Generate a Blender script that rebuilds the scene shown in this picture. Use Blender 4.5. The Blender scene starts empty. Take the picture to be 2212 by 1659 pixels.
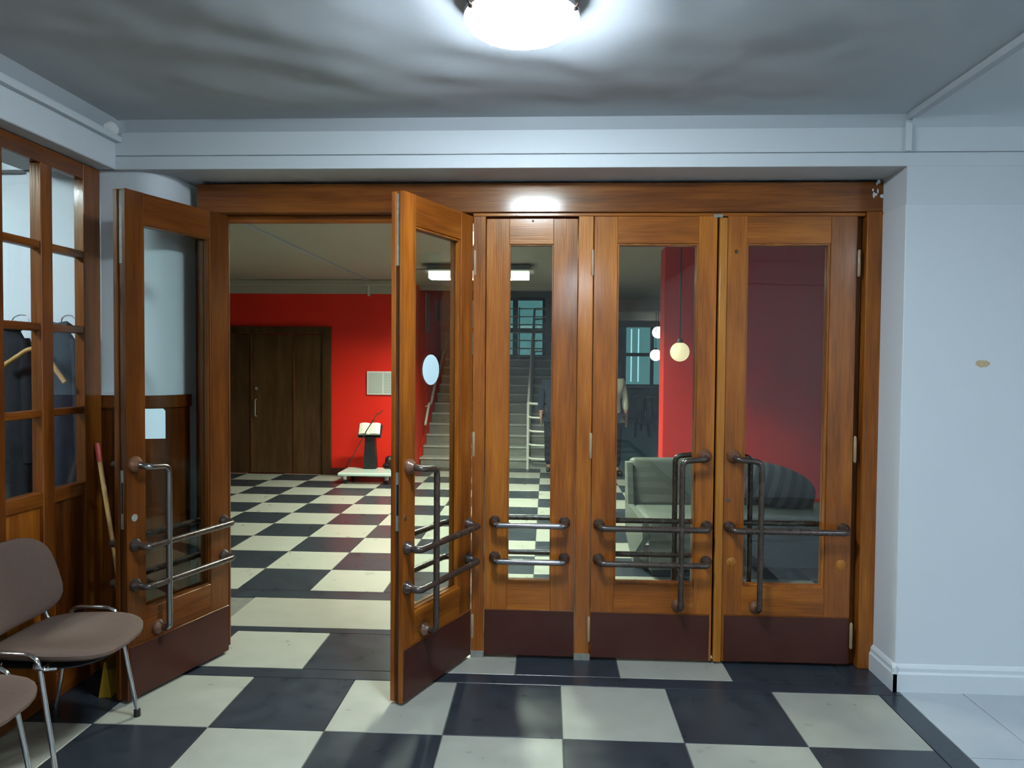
import bpy, bmesh, math, random
from mathutils import Vector, Matrix, noise
R = math.radians
random.seed(7)
sc = bpy.context.scene
C = bpy.context.collection

# ------------------------------------------------------------------ camera
cam_d = bpy.data.cameras.new('camera')
cam = bpy.data.objects.new('camera', cam_d); C.objects.link(cam)
YAW, PITCH, ROLL, HCAM, FPX = .0476, .0290, -.0083, 1.552, 1584.0
fw = Vector((-math.sin(YAW)*math.cos(PITCH), math.cos(YAW)*math.cos(PITCH), -math.sin(PITCH)))
rt = Vector((math.cos(YAW), math.sin(YAW), 0)); dn = fw.cross(rt)
r2 = rt*math.cos(ROLL)+dn*math.sin(ROLL); d2 = dn*math.cos(ROLL)-rt*math.sin(ROLL)
m = Matrix((r2, -d2, -fw)).transposed().to_4x4(); m.translation = (0, 0, HCAM)
cam.matrix_world = m
cam_d.sensor_width = 36; cam_d.lens = FPX/2212*36; cam_d.clip_start = .05
sc.camera = cam
# ------------------------------------------------------------------ world, exposure
w = bpy.data.worlds.new('dusk'); sc.world = w; w.use_nodes = True
w.node_tree.nodes['Background'].inputs[0].default_value = (.16, .40, .42, 1)
w.node_tree.nodes['Background'].inputs[1].default_value = .6
sc.view_settings.view_transform = 'Standard'; sc.view_settings.look = 'None'
sc.cycles.max_bounces = 7; sc.cycles.diffuse_bounces = 3; sc.cycles.glossy_bounces = 3; sc.cycles.transmission_bounces = 4
sc.cycles.transparent_max_bounces = 16; sc.cycles.caustics_reflective = False; sc.cycles.caustics_refractive = False
sc.cycles.use_light_tree = False; sc.cycles.sample_clamp_indirect = 4; sc.cycles.use_adaptive_sampling = True; sc.cycles.adaptive_threshold = .03; sc.cycles.blur_glossy = .6
sc.view_settings.exposure = 0.0; sc.view_settings.gamma = 1; sc.view_settings.use_curve_mapping = False
LAMP_COL, LAMP_L = (.78, .91, 1.0), 180      # the seen hallway ceiling lamp and the added dome lamps
TUBE_COL, TUBE_L = (.92, 1.0, .81), 340      # the seen lobby fluorescent fixture and the added one

# ------------------------------------------------------------------ materials
def mat(name, col, rough=.5, metal=0, spec=.5, coat=0, emit=None):
    m = bpy.data.materials.new(name); m.use_nodes = True
    b = m.node_tree.nodes['Principled BSDF']
    b.inputs['Base Color'].default_value = (*col, 1); b.inputs['Roughness'].default_value = rough
    b.inputs['Metallic'].default_value = metal; b.inputs['Specular IOR Level'].default_value = spec
    b.inputs['Coat Weight'].default_value = coat; b.inputs['Coat Roughness'].default_value = .2
    if emit:
        b.inputs['Emission Color'].default_value = (*emit[0], 1); b.inputs['Emission Strength'].default_value = emit[1]
    return m
def nd(m, t, **kw):
    n = m.node_tree.nodes.new(t)
    for k, v in kw.items():
        if k in n.inputs.keys(): n.inputs[k].default_value = v
        else: setattr(n, k, v)
    return n
def lk(m, a, ai, b, bi): m.node_tree.links.new(a.outputs[ai], b.inputs[bi])
def ramp(m, stops):
    n = m.node_tree.nodes.new('ShaderNodeValToRGB'); e = n.color_ramp.elements
    e[0].position, e[0].color = stops[0][0], (*stops[0][1], 1)
    e[1].position, e[1].color = stops[-1][0], (*stops[-1][1], 1)
    for p, c in stops[1:-1]:
        x = e.new(p); x.color = (*c, 1)
    return n
def mottled(name, c1, c2, scale=6, rough=.6, bump=.0, bscale=40, detail=3, spec=.5, pos=(.2, .8), rvar=0, bdist=.01):
    """two-tone noise colour with a little relief"""
    m = mat(name, c1, rough, spec=spec); b = m.node_tree.nodes['Principled BSDF']
    tc = nd(m, 'ShaderNodeTexCoord'); n = nd(m, 'ShaderNodeTexNoise', Scale=scale, Detail=detail)
    g = nd(m, 'ShaderNodeNewGeometry'); lk(m, g, 'Position', n, 'Vector')
    r = ramp(m, [(pos[0], c1), (pos[1], c2)]); lk(m, n, 'Fac', r, 'Fac'); lk(m, r, 'Color', b, 'Base Color')
    if bump:
        n2 = nd(m, 'ShaderNodeTexNoise', Scale=bscale, Detail=2); lk(m, g, 'Position', n2, 'Vector')
        bp = nd(m, 'ShaderNodeBump', Strength=bump, Distance=bdist); lk(m, n2, 'Fac', bp, 'Height'); lk(m, bp, 'Normal', b, 'Normal')
    if rvar:
        mr = nd(m, 'ShaderNodeMapRange'); mr.inputs['To Min'].default_value = rough-rvar; mr.inputs['To Max'].default_value = rough+rvar
        lk(m, n, 'Fac', mr, 'Value'); lk(m, mr, 'Result', b, 'Roughness')
    return m
def wood(name, axis, dark, mid, light, rough=.36, coat=.45, var=.16):
    """varnished wood, grain along the local axis 0 x, 1 y, 2 z"""
    m = mat(name, mid, rough, coat=coat, spec=.34); b = m.node_tree.nodes['Principled BSDF']
    b.inputs['Specular Tint'].default_value = (1, .80, .52, 1); b.inputs['Coat Roughness'].default_value = .15
    tc = nd(m, 'ShaderNodeTexCoord'); oi = nd(m, 'ShaderNodeObjectInfo')
    off = nd(m, 'ShaderNodeVectorMath', operation='MULTIPLY_ADD')
    cmb = nd(m, 'ShaderNodeCombineXYZ')
    for i in range(3): lk(m, oi, 'Random', cmb, i)
    lk(m, cmb, 0, off, 0); off.inputs[1].default_value = (17.3, 9.1, 5.7); lk(m, tc, 'Object', off, 2)
    def stretched(s_long, s_cross, det, rg=.6):
        mp = nd(m, 'ShaderNodeMapping'); s = [s_cross]*3; s[axis] = s_long; mp.inputs['Scale'].default_value = s
        lk(m, off, 0, mp, 0); n = nd(m, 'ShaderNodeTexNoise', Scale=1.0, Detail=det, Roughness=rg); lk(m, mp, 0, n, 'Vector'); return n
    n1 = stretched(1.4, 13, 3); n2 = stretched(5, 170, 1, .7); n3 = stretched(1.2, 3.0, 1)
    r = ramp(m, [(.28, dark), (.5, mid), (.72, light)])
    mx = nd(m, 'ShaderNodeMix', data_type='FLOAT'); mx.inputs[0].default_value = .33
    lk(m, n1, 'Fac', mx, 2); lk(m, n2, 'Fac', mx, 3)
    ad = nd(m, 'ShaderNodeMath', operation='MULTIPLY_ADD'); lk(m, oi, 'Random', ad, 0); ad.inputs[1].default_value = var; 
    ad2 = nd(m, 'ShaderNodeMath', operation='ADD'); lk(m, mx, 0, ad2, 0); ad2.inputs[1].default_value = -var/2
    lk(m, ad2, 0, ad, 2)
    ad3 = nd(m, 'ShaderNodeMath', operation='MULTIPLY_ADD'); lk(m, n3, 'Fac', ad3, 0); ad3.inputs[1].default_value = .35
    ad4 = nd(m, 'ShaderNodeMath', operation='ADD'); lk(m, ad, 0, ad4, 0); ad4.inputs[1].default_value = -.175; lk(m, ad4, 0, ad3, 2)
    lk(m, ad3, 0, r, 'Fac'); lk(m, r, 'Color', b, 'Base Color')
    bp = nd(m, 'ShaderNodeBump', Strength=.25, Distance=.004); lk(m, n2, 'Fac', bp, 'Height'); lk(m, bp, 'Normal', b, 'Normal')
    return m
WD = ((.105, .024, .003), (.255, .070, .007), (.43, .140, .015))
M = {}
M['wood_v'] = wood('varnished_wood_upright', 2, *WD)
M['wood_h'] = wood('varnished_wood_lengthwise', 0, *WD)
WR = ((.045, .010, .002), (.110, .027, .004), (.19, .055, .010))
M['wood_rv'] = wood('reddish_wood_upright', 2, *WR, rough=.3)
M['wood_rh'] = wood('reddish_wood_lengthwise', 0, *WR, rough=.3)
WM = ((.062, .014, .002), (.155, .040, .005), (.27, .082, .010))  # darker tone; on the left partition it puts the light's falloff into the colour
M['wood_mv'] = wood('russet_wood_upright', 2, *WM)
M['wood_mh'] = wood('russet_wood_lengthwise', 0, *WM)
M['wood_ov'] = wood('dark_russet_wood_upright', 2, (.038, .009, .002), (.098, .025, .003), (.17, .051, .007))  # darker copy for the open left leaf, its weaker light put into the colour
M['wood_lt'] = wood('golden_wood_upright', 2, (.20, .060, .006), (.34, .120, .012), (.45, .18, .025), var=.1)
M['wood_edge'] = wood('worn_edge_wood', 2, (.02, .009, .005), (.06, .022, .010), (.14, .065, .035), rough=.5, coat=.1)
M['wood_raw'] = wood('bare_pine', 2, (.35, .17, .06), (.52, .29, .11), (.62, .38, .17), rough=.5, coat=0)
M['dark_door'] = wood('dark_brown_door', 2, (.035, .016, .007), (.062, .030, .012), (.10, .052, .022), rough=.34, coat=.3)
M['kick'] = mottled('maroon_kick_plate', (.046, .013, .009), (.070, .021, .014), 5, .36, .05, 120, spec=.3)
M['wall'] = mottled('pale_wall_paint', (.67, .725, .765), (.71, .76, .80), 1.6, .55, .10, 16, bdist=.02)
M['wall_up'] = mottled('grey_white_wall_paint', (.63, .68, .715), (.67, .715, .75), 1.6, .55, .10, 16, bdist=.02)
M['ceil'] = mottled('ceiling_paint', (.44, .48, .52), (.50, .54, .58), 1.2, .6, .22, 14, bdist=.008)
M['ceil2'] = mottled('lobby_ceiling_paint', (.44, .42, .35), (.49, .47, .40), 1.2, .6, .10, 20)
M['red'] = mottled('red_wall_paint', (.74, .015, .004), (.82, .020, .006), .9, .5, .05, 30)
M['red_dim'] = M['red']
M['grey_wall'] = mottled('grey_wall_paint', (.34, .35, .32), (.39, .40, .36), 1, .6)
M['tile_l'] = mottled('beige_floor_tile', (.32, .33, .285), (.385, .39, .34), 9, .30, rvar=.07)
M['tile_d'] = mottled('slate_floor_tile', (.018, .025, .034), (.032, .041, .053), 9, .30, rvar=.08)
M['tile_p'] = mottled('pale_blue_floor_tile', (.40, .45, .49), (.47, .51, .55), 4, .25, .02, 40)
M['grout'] = mottled('grout', (.10, .10, .09), (.16, .16, .14), 30, .9)
M['saddle'] = mottled('beige_saddle_stone', (.27, .27, .225), (.33, .325, .28), 6, .35)
M['metal_dark'] = mottled('brown_enamelled_metal', (.030, .019, .015), (.055, .036, .028), 14, .27, .06, 90, rvar=.08, spec=.7)
M['metal_worn'] = mat('worn_steel_bar', (.30, .29, .30), .24, 1)
M['rosette'] = mottled('copper_brown_rosette', (.10, .045, .025), (.20, .085, .04), 30, .3, spec=.7)
M['steel'] = mottled('dull_steel_plate', (.17, .175, .15), (.30, .30, .26), 40, .5, spec=.6)
M['hinge'] = mottled('brass_hinge', (.30, .20, .11), (.42, .31, .19), 30, .35, spec=.7)
M['chrome'] = mat('chrome', (.75, .76, .78), .12, 1)
M['fabric'] = mottled('brown_chair_fabric', (.115, .076, .060), (.132, .088, .070), 60, .9, .3, 500, spec=.2, bdist=.002)
M['black'] = mat('black_plastic', (.012, .012, .013), .4)
M['white'] = mat('white_plastic', (.86, .87, .86), .4)
M['sticker'] = mat('pale_blue_sticker', (.60, .80, .86), .5)
M['coat_b'] = mottled('black_cloth', (.012, .013, .017), (.020, .022, .028), 20, .9, .3, 200, spec=.2)
M['coat_n'] = mottled('navy_cloth', (.020, .026, .045), (.030, .038, .06), 20, .9, .3, 200, spec=.2)
M['pale_cloth'] = mottled('cream_cloth', (.58, .57, .46), (.66, .65, .54), 15, .9, .3, 80, spec=.2)
M['skin'] = mat('skin', (.50, .27, .18), .5)
M['hair'] = mottled('dark_hair', (.02, .012, .008), (.04, .025, .016), 60, .6)
M['paper'] = mottled('off_white_paper', (.66, .64, .54), (.78, .76, .66), 18, .8)
M['board'] = mat('white_notice_frame', (.74, .72, .66), .4)
M['grey_up'] = mottled('grey_green_upholstery', (.11, .13, .112), (.16, .18, .155), 5, .55, .15, 120)
M['sofa'] = mottled('slate_grey_upholstery', (.034, .044, .050), (.058, .070, .076), 6, .7, .2, 150)
M['yellow'] = mat('yellow_plastic', (.34, .20, .006), .5)
M['redtip'] = mat('red_plastic_tip', (.55, .08, .06), .5)
M['glass_w'] = mat('pale_green_table_glass', (.55, .70, .62), .15)
M['stain'] = mottled('ochre_stain', (.52, .36, .16), (.60, .50, .34), 60, .7)
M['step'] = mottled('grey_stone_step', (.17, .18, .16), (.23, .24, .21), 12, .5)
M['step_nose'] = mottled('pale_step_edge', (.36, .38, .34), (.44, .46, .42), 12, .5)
M['rail'] = mat('white_enamelled_rail', (.66, .68, .62), .3)
M['frame_d'] = mat('dark_window_frame', (.030, .018, .014), .5)
M['lav'] = mottled('lavender_paper', (.40, .24, .33), (.48, .32, .40), 9, .7)
M['dome'] = mat('lit_opal_dome', (.9, .9, .9), .3, emit=(LAMP_COL, LAMP_L))
M['tube'] = mat('lit_fluorescent_diffuser', (.9, .9, .9), .3, emit=(TUBE_COL, TUBE_L))
M['tube_side'] = mat('fluorescent_diffuser_side', (.9, .9, .9), .3, emit=(TUBE_COL, 1.6))
M['globe_w'] = mat('lit_white_globe', (.9, .9, .9), .3, emit=((1, .98, .9), 3.5))
M['globe_y'] = mat('lit_cream_globe', (.9, .85, .6), .3, emit=((1, .86, .50), .9))
def glass(name, tint, wav=.0):
    m = bpy.data.materials.new(name); m.use_nodes = True; nt = m.node_tree; nt.nodes.clear()
    o = nd(m, 'ShaderNodeOutputMaterial'); mx = nd(m, 'ShaderNodeMixShader')
    t = nd(m, 'ShaderNodeBsdfTransparent'); t.inputs[0].default_value = (*tint, 1)
    g = nd(m, 'ShaderNodeBsdfGlossy'); g.inputs['Roughness'].default_value = .0
    lw = nd(m, 'ShaderNodeLayerWeight', Blend=.5)          # Facing = 1-|cos|, the same from both sides of the pane
    pw = nd(m, 'ShaderNodeMath', operation='POWER'); pw.inputs[1].default_value = 5; lk(m, lw, 'Facing', pw, 0)
    f = nd(m, 'ShaderNodeMath', operation='MULTIPLY_ADD'); f.inputs[1].default_value = .96; f.inputs[2].default_value = .066; lk(m, pw, 0, f, 0)
    if wav:
        n = nd(m, 'ShaderNodeTexNoise', Scale=4, Detail=1); bp = nd(m, 'ShaderNodeBump', Strength=wav, Distance=.02)
        ge = nd(m, 'ShaderNodeNewGeometry'); lk(m, ge, 'Position', n, 'Vector'); lk(m, n, 'Fac', bp, 'Height'); lk(m, bp, 'Normal', g, 'Normal')
    lk(m, f, 0, mx, 0); lk(m, t, 0, mx, 1); lk(m, g, 0, mx, 2); lk(m, mx, 0, o, 0)
    return m
M['glass'] = glass('clear_glass', (.945, .985, .97), .03)
M['glass_t'] = glass('window_glass', (.9, .97, .96), .03)

# ------------------------------------------------------------------ mesh helpers
def obj(name, bm, m, parent=None, smooth=False, me=None):
    if me is None:
        me = bpy.data.meshes.new(name); bm.normal_update(); bm.to_mesh(me); bm.free()
        for x in (m if isinstance(m, (list, tuple)) else [m]): me.materials.append(M[x] if isinstance(x, str) else x)
        if smooth:
            for p in me.polygons: p.use_smooth = True
            try: me.set_sharp_from_angle(angle=R(40))
            except Exception: pass
    o = bpy.data.objects.new(name, me); C.objects.link(o)
    if parent: o.parent = parent
    return o
def empty(name, loc=(0, 0, 0), rz=0):
    o = bpy.data.objects.new(name, None); C.objects.link(o); o.location = loc; o.rotation_euler = (0, 0, rz)
    o.empty_display_size = .1
    return o
def tag(o, label, cat=None, group=None, kind=None):
    o['label'] = label
    if cat: o['category'] = cat
    if group: o['group'] = group
    if kind: o['kind'] = kind
    return o
def struct(o, label=None):
    o['kind'] = 'structure'
    if label: o['label'] = label
    return o
def add_box(bm, x0, x1, y0, y1, z0, z1, bev=0, seg=1):
    r = bmesh.ops.create_cube(bm, size=1)
    for v in r['verts']:
        v.co = Vector(((x0+x1)/2+v.co.x*(x1-x0), (y0+y1)/2+v.co.y*(y1-y0), (z0+z1)/2+v.co.z*(z1-z0)))
    if bev:
        es = list({e for v in r['verts'] for e in v.link_edges})
        bmesh.ops.bevel(bm, geom=es, offset=bev, segments=seg, profile=.6, affect='EDGES')
    return bm
def box(name, x0, x1, y0, y1, z0, z1, m, parent=None, bev=0, seg=1, smooth=False):
    return obj(name, add_box(bmesh.new(), x0, x1, y0, y1, z0, z1, bev, seg), m, parent, smooth)
def fillet(pts, r, n=5):
    pts = [Vector(p) for p in pts]; out = [pts[0]]
    for i in range(1, len(pts)-1):
        a, b, c = pts[i-1], pts[i], pts[i+1]
        u, v = (a-b).normalized(), (c-b).normalized()
        d = min(r, (a-b).length*.49, (c-b).length*.49)
        p, q = b+u*d, b+v*d
        for k in range(n+1):
            t = k/n; out.append((1-t)**2*p+2*t*(1-t)*b+t*t*q)
    out.append(pts[-1]); return out
def add_tube(bm, pts, r, seg=10, cap=True, rr=None):
    pts = [Vector(p) for p in pts]; rings = []
    t0 = (pts[1]-pts[0]).normalized()
    nrm = t0.orthogonal().normalized()
    for i, p in enumerate(pts):
        t = ((pts[min(i+1, len(pts)-1)]-pts[max(i-1, 0)])).normalized()
        nrm = (nrm-t*nrm.dot(t)).normalized(); bn = t.cross(nrm)
        rad = rr[i] if rr else r
        rings.append([bm.verts.new(p+(nrm*math.cos(2*math.pi*k/seg)+bn*math.sin(2*math.pi*k/seg))*rad) for k in range(seg)])
    for a, b in zip(rings, rings[1:]):
        for k in range(seg): bm.faces.new((a[k], a[(k+1) % seg], b[(k+1) % seg], b[k]))
    if cap:
        bm.faces.new(rings[0][::-1]); bm.faces.new(rings[-1])
    return bm
def tube(name, pts, r, m, parent=None, seg=10, rr=None):
    return obj(name, add_tube(bmesh.new(), pts, r, seg, rr=rr), m, parent, True)
def add_lathe(bm, prof, loc=(0, 0, 0), axis=(0, 0, 1), seg=24):
    """prof = [(radius, height)]"""
    ax = Vector(axis).normalized(); u = ax.orthogonal().normalized(); v = ax.cross(u); loc = Vector(loc); rings = []
    for (r, h) in prof:
        if r < 1e-6: rings.append([bm.verts.new(loc+ax*h)])
        else: rings.append([bm.verts.new(loc+ax*h+(u*math.cos(2*math.pi*k/seg)+v*math.sin(2*math.pi*k/seg))*r) for k in range(seg)])
    for a, b in zip(rings, rings[1:]):
        for k in range(seg):
            f = [a[k % len(a)], a[(k+1) % len(a)], b[(k+1) % len(b)], b[k % len(b)]]
            f2 = []
            for q in f:
                if q not in f2: f2.append(q)
            if len(f2) > 2: bm.faces.new(f2)
    if len(rings[0]) > 1: bm.faces.new(rings[0][::-1])
    if len(rings[-1]) > 1: bm.faces.new(rings[-1])
    return bm
def lathe(name, prof, m, parent=None, loc=(0, 0, 0), axis=(0, 0, 1), seg=24):
    bm = add_lathe(bmesh.new(), prof, loc, axis, seg); bmesh.ops.recalc_face_normals(bm, faces=bm.faces)
    return obj(name, bm, m, parent, True)
def add_prism(bm, poly, z0, z1):
    a = [bm.verts.new((x, y, z0)) for x, y in poly]; b = [bm.verts.new((x, y, z1)) for x, y in poly]
    n = len(poly)
    for i in range(n): bm.faces.new((a[i], a[(i+1) % n], b[(i+1) % n], b[i]))
    bm.faces.new(a[::-1]); bm.faces.new(b); bmesh.ops.recalc_face_normals(bm, faces=bm.faces)
    return bm
def prism(name, poly, z0, z1, m, parent=None, smooth=False): return obj(name, add_prism(bmesh.new(), poly, z0, z1), m, parent, smooth)
def blob(bm, c, rx, ry, rz, seg=16, rings=10, p=2.0):
    """superellipsoid"""
    pw = lambda s, e: math.copysign(abs(s)**e, s)
    e = 2/p; rows = []
    for i in range(rings+1):
        th = math.pi*i/rings-math.pi/2; row = []
        for k in range(seg):
            ph = 2*math.pi*k/seg
            row.append(bm.verts.new((c[0]+rx*pw(math.cos(th), e)*pw(math.cos(ph), e), c[1]+ry*pw(math.cos(th), e)*pw(math.sin(ph), e), c[2]+rz*pw(math.sin(th), e))))
        rows.append(row)
    for a, b in zip(rows, rows[1:]):
        for k in range(seg):
            bm.faces.new((a[k], a[(k+1) % seg], b[(k+1) % seg], b[k]))
    bmesh.ops.remove_doubles(bm, verts=bm.verts, dist=1e-5)
    return bm

# ================================================================== FLOORS
fl = struct(box('floor', -6, 5, -7.6, 21.2, -.12, -.006, 'grout'), 'checkered tile floor of the hallway and the lobby')
_tm = {}
def tile(x0, x1, y0, y1, m):
    """one floor tile, mesh shared between equal sizes"""
    k = (round(x1-x0, 3), round(y1-y0, 3), m); g = .0022
    if k not in _tm:
        bm = bmesh.new(); a, b = k[0]/2-g, k[1]/2-g; s = .0015
        lo = [bm.verts.new(p) for p in ((-a, -b, -.008), (a, -b, -.008), (a, b, -.008), (-a, b, -.008))]
        up = [bm.verts.new(p) for p in ((-a, -b, -s), (a, -b, -s), (a, b, -s), (-a, b, -s))]
        tp = [bm.verts.new(p) for p in ((-a+s, -b+s, 0), (a-s, -b+s, 0), (a-s, b-s, 0), (-a+s, b-s, 0))]
        for p, q in ((lo, up), (up, tp)):
            for i in range(4): bm.faces.new((p[i], p[(i+1) % 4], q[(i+1) % 4], q[i]))
        bm.faces.new(tp)
        me = bpy.data.meshes.new('tile'); bm.to_mesh(me); bm.free(); me.materials.append(M[m]); _tm[k] = me
    o = obj('tile', None, None, fl, me=_tm[k]); o.location = ((x0+x1)/2, (y0+y1)/2, 0)
X0, Y0 = -1.421, 3.495
for j in range(22):                                  # hallway checker
    for i in range(-2, 6):
        x0 = max(X0+.5*i, -2.24); y1 = Y0-.5*j
        tile(x0, X0+.5*i+.5, y1-.5, y1, 'tile_d' if (i+j) % 2 == 0 else 'tile_l')
tile(-2.24, 1.69, 3.495, 3.602, 'tile_d')            # black border strips
tile(1.579, 1.69, -7.505, 3.495, 'tile_d')
for k, (a, b) in enumerate(zip((-1.9, -1.76, -1.22, -.69, -.146, .376, .927, 1.494), (-1.76, -1.22, -.69, -.146, .376, .927, 1.494, 1.68))):
    tile(a, b, 3.602, 4.092, 'tile_d' if k in (0, 2, 4, 6, 7) else 'tile_l')
tile(-1.9, 1.68, 4.092, 4.167, 'tile_d')
tile(-6, 5, 4.686, 4.85, 'tile_d')
for (a, b) in ((-1.9, -.1), (-.1, 1.68)): tile(a, b, 4.167, 4.686, 'saddle')
for j in range(12):                                  # lobby checker
    for i in range(-7, 9):
        x0 = -1.59+.502*i; y0 = 4.85+.5*j
        tile(x0, x0+.502, y0, y0+.5, 'tile_l' if (i+j) % 2 == 0 else 'tile_d')
for (a, b) in ((1.69, 1.985), (1.985, 2.585), (2.585, 3.185), (3.185, 3.785), (3.785, 4.385)):
    for j in range(6): tile(a, b, 3.55-.6*(j+1), 3.55-.6*j, 'tile_p')
box('far_floor', .3, 5, 10.86, 21, -.02, -.003, mottled('blue_grey_lino', (.13, .19, .23), (.18, .25, .29), 3, .3), fl)

# ================================================================== HALLWAY SHELL
YW, YD, ZB, ZC = 3.555, 3.81, 2.49, 2.725             # wall face, door face, beam underside, ceiling
wf = empty('wall_front'); struct(wf, 'pale blue-grey wall with the door niche and the lintel over it')
box('lintel', -6, 5, YW, 4.08, 2.558, 2.78, 'wall_up', wf, .002)
box('lintel_lip', -6, 5, YW-.001, 4.08, ZB, 2.553, 'wall_up', wf, .002)
box('lintel_core', -6, 5, YW+.012, 4.08, 2.55, 2.56, 'wall_up', wf)
box('wall_block', 1.68, 5, YW, 4.08, 2.314, ZB, 'wall_up', wf)
box('wall_block', 1.677, 5, YW-.004, 4.08, 0, 2.314, 'wall', wf, .003)
# left block with its rounded plaster corner
def corner(off=0.0):
    pts = [(-2.62, 3.59-off)]
    cx, cy, r = -2.06, 3.76, .17+off
    pts += [(cx+r*math.sin(t)*.9, cy-r*math.cos(t)) for t in [R(a) for a in range(0, 91, 9)]]
    return pts
prism('rounded_block', corner()+[(-1.905, 4.08), (-6, 4.08), (-6, 3.62), (-2.62, 3.62)], 0, ZB, 'wall', wf, True)
box('ledge', -2.60, -2.02, 3.56, 3.592, 1.373, 1.387, 'wall', wf)
st = bmesh.new()
vs = [st.verts.new((2.047+(.030 if math.cos(a) > 0 else .036)*math.cos(a)*(1+.35*noise.noise((math.cos(a)*2, math.sin(a)*2, 3))), YW-.0052, 1.566+.016*math.sin(a)*(1+.5*noise.noise((math.cos(a)*2, math.sin(a)*2, 8))))) for a in [2*math.pi*k/24 for k in range(24)]]
st.faces.new(vs); obj('stain', st, 'stain', wf)['label'] = 'small ochre stain on the pale wall'
# wainscot on the left block
wn = struct(empty('trim_1'), 'dark wooden wainscot around the rounded corner behind the open door')
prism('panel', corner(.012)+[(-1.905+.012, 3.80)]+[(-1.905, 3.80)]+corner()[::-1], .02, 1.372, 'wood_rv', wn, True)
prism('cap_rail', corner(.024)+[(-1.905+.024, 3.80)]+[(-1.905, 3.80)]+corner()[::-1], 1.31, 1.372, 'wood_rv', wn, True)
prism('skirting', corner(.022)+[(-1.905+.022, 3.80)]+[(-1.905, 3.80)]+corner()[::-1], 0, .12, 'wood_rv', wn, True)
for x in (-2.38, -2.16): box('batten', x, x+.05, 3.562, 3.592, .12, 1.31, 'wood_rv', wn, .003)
# baseboard of the right wall
def base_profile(bm, axis, a, b, face, sgn):
    prof = [(0, 0), (.020, 0), (.020, .085), (.013, .095), (.013, .112), (.006, .125), (0, .130)]
    ra, rb = [], []
    for d, z in prof:
        for lst, t in ((ra, a), (rb, b)):
            lst.append(bm.verts.new((t, face+sgn*d, z) if axis == 'x' else (face+sgn*d, t, z)))
    n = len(prof)
    for i in range(n): bm.faces.new((ra[i], ra[(i+1) % n], rb[(i+1) % n], rb[i]))
    bm.faces.new(ra); bm.faces.new(rb); bmesh.ops.recalc_face_normals(bm, faces=bm.faces); return bm
bb = struct(empty('baseboard_right'), 'moulded pale baseboard of the right wall')
obj('board', base_profile(bmesh.new(), 'x', 1.658, 5, YW-.004, -1), 'wall', bb)
obj('board', base_profile(bmesh.new(), 'y', YW-.024, 3.795, 1.677, -1), 'wall', bb)
# ceiling with the unevenness of old plaster
def ceiling_mesh(x0, x1, y0, y1, amp, step=.035):
    bm = bmesh.new(); nx, ny = int((x1-x0)/step), int((y1-y0)/step); g = []
    for j in range(ny+1):
        row = []
        for i in range(nx+1):
            x, y = x0+(x1-x0)*i/nx, y0+(y1-y0)*j/ny
            a = math.atan2(y-1.9, x+.3)
            z = amp*(noise.noise((x*1.1+y*.5, y*2.6-x*.9, 1.3))*1.0+.45*noise.noise((x*2.2+y, y*5.0-x*2.2, 4.1))+.12*noise.noise((x*9, y*9, 2.2)))
            fade = min(1, max(0, math.hypot(x+.09, y-2.39)-.22)/.25)*min(1, max(0, min(y1-y, x-x0, x1-x)-.05)/.25); z *= fade
            r = .055
            for d in ((y1-y), (x-x0) if x0 < -2 else 9):
                if d < r: z -= r-math.sqrt(max(0, r*r-(r-d)**2))
            row.append(bm.verts.new((x, y, ZC+z)))
        g.append(row)
    for j in range(ny):
        for i in range(nx): bm.faces.new((g[j][i], g[j+1][i], g[j+1][i+1], g[j][i+1]))
    return bm
ce = struct(obj('ceiling', ceiling_mesh(-2.14, 1.68, -1.0, YW, .034), 'ceil', smooth=True), 'uneven grey plaster ceiling of the hallway')
box('slab', -6, 5, -7.7, 4.08, 2.79, 2.9, 'ceil', ce)
box('rear_bay', -2.14, 1.68, -7.6, -1.0, ZC, 2.79, 'ceil', ce)
rc = obj('side_bay', ceiling_mesh(1.68, 5, -1.0, YW, .004, .09), 'wall_up', ce, True)
tr = struct(empty('trim_2'), 'narrow cable cover across the ceiling and down the lintel at the right')
box('ceiling_strip', 1.66, 1.70, -1, YW-.03, 2.698, 2.74, 'ceil', tr, .003)
box('wall_strip', 1.662, 1.690, YW-.022, YW+.01, 2.556, 2.712, 'wall_up', tr, .002)
# left beam, trunking, left and rear walls
wl = empty('wall_left'); struct(wl, 'pale beam over the glazed partition on the left')
box('beam', -2.62, -2.14, -7.6, YW+.02, ZB, 2.79, 'wall', wl, .004)
box('wall_block', -2.62, -2.19, -7.6, .9, 0, ZB, 'wall', wl)
box('trunking', -2.14, -2.108, -1.0, 3.585, 2.620, 2.650, 'wall', wl, .002)
wb = empty('wall_back'); struct(wb, 'pale wall behind the camera')
box('wall_block', 1.70, 5, -1.1, -1.0, 0, 2.79, 'wall', wb); box('beam', 1.70, 5, -1.0, -.92, ZB, 2.79, 'wall_up', wb)
box('wall_block', 1.70, 1.82, -7.6, -1.1, 0, 2.79, 'wall', wb); box('wall_block', -2.62, 1.82, -7.7, -7.6, 0, 2.79, 'wall', wb)
box('wall_block', -6, -2.62, -1.1, -1.0, 0, 2.79, 'wall', wb)
struct(box('wall_right', 4.4, 4.5, -1, YW, 0, 2.79, 'wall'), 'pale wall at the far right of the hallway')

# ================================================================== GLAZED PARTITION (left)
pt = empty('window_1', (-2.22, 0, 0), R(90)); struct(pt, 'glazed wooden partition with small square panes on the left')
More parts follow.
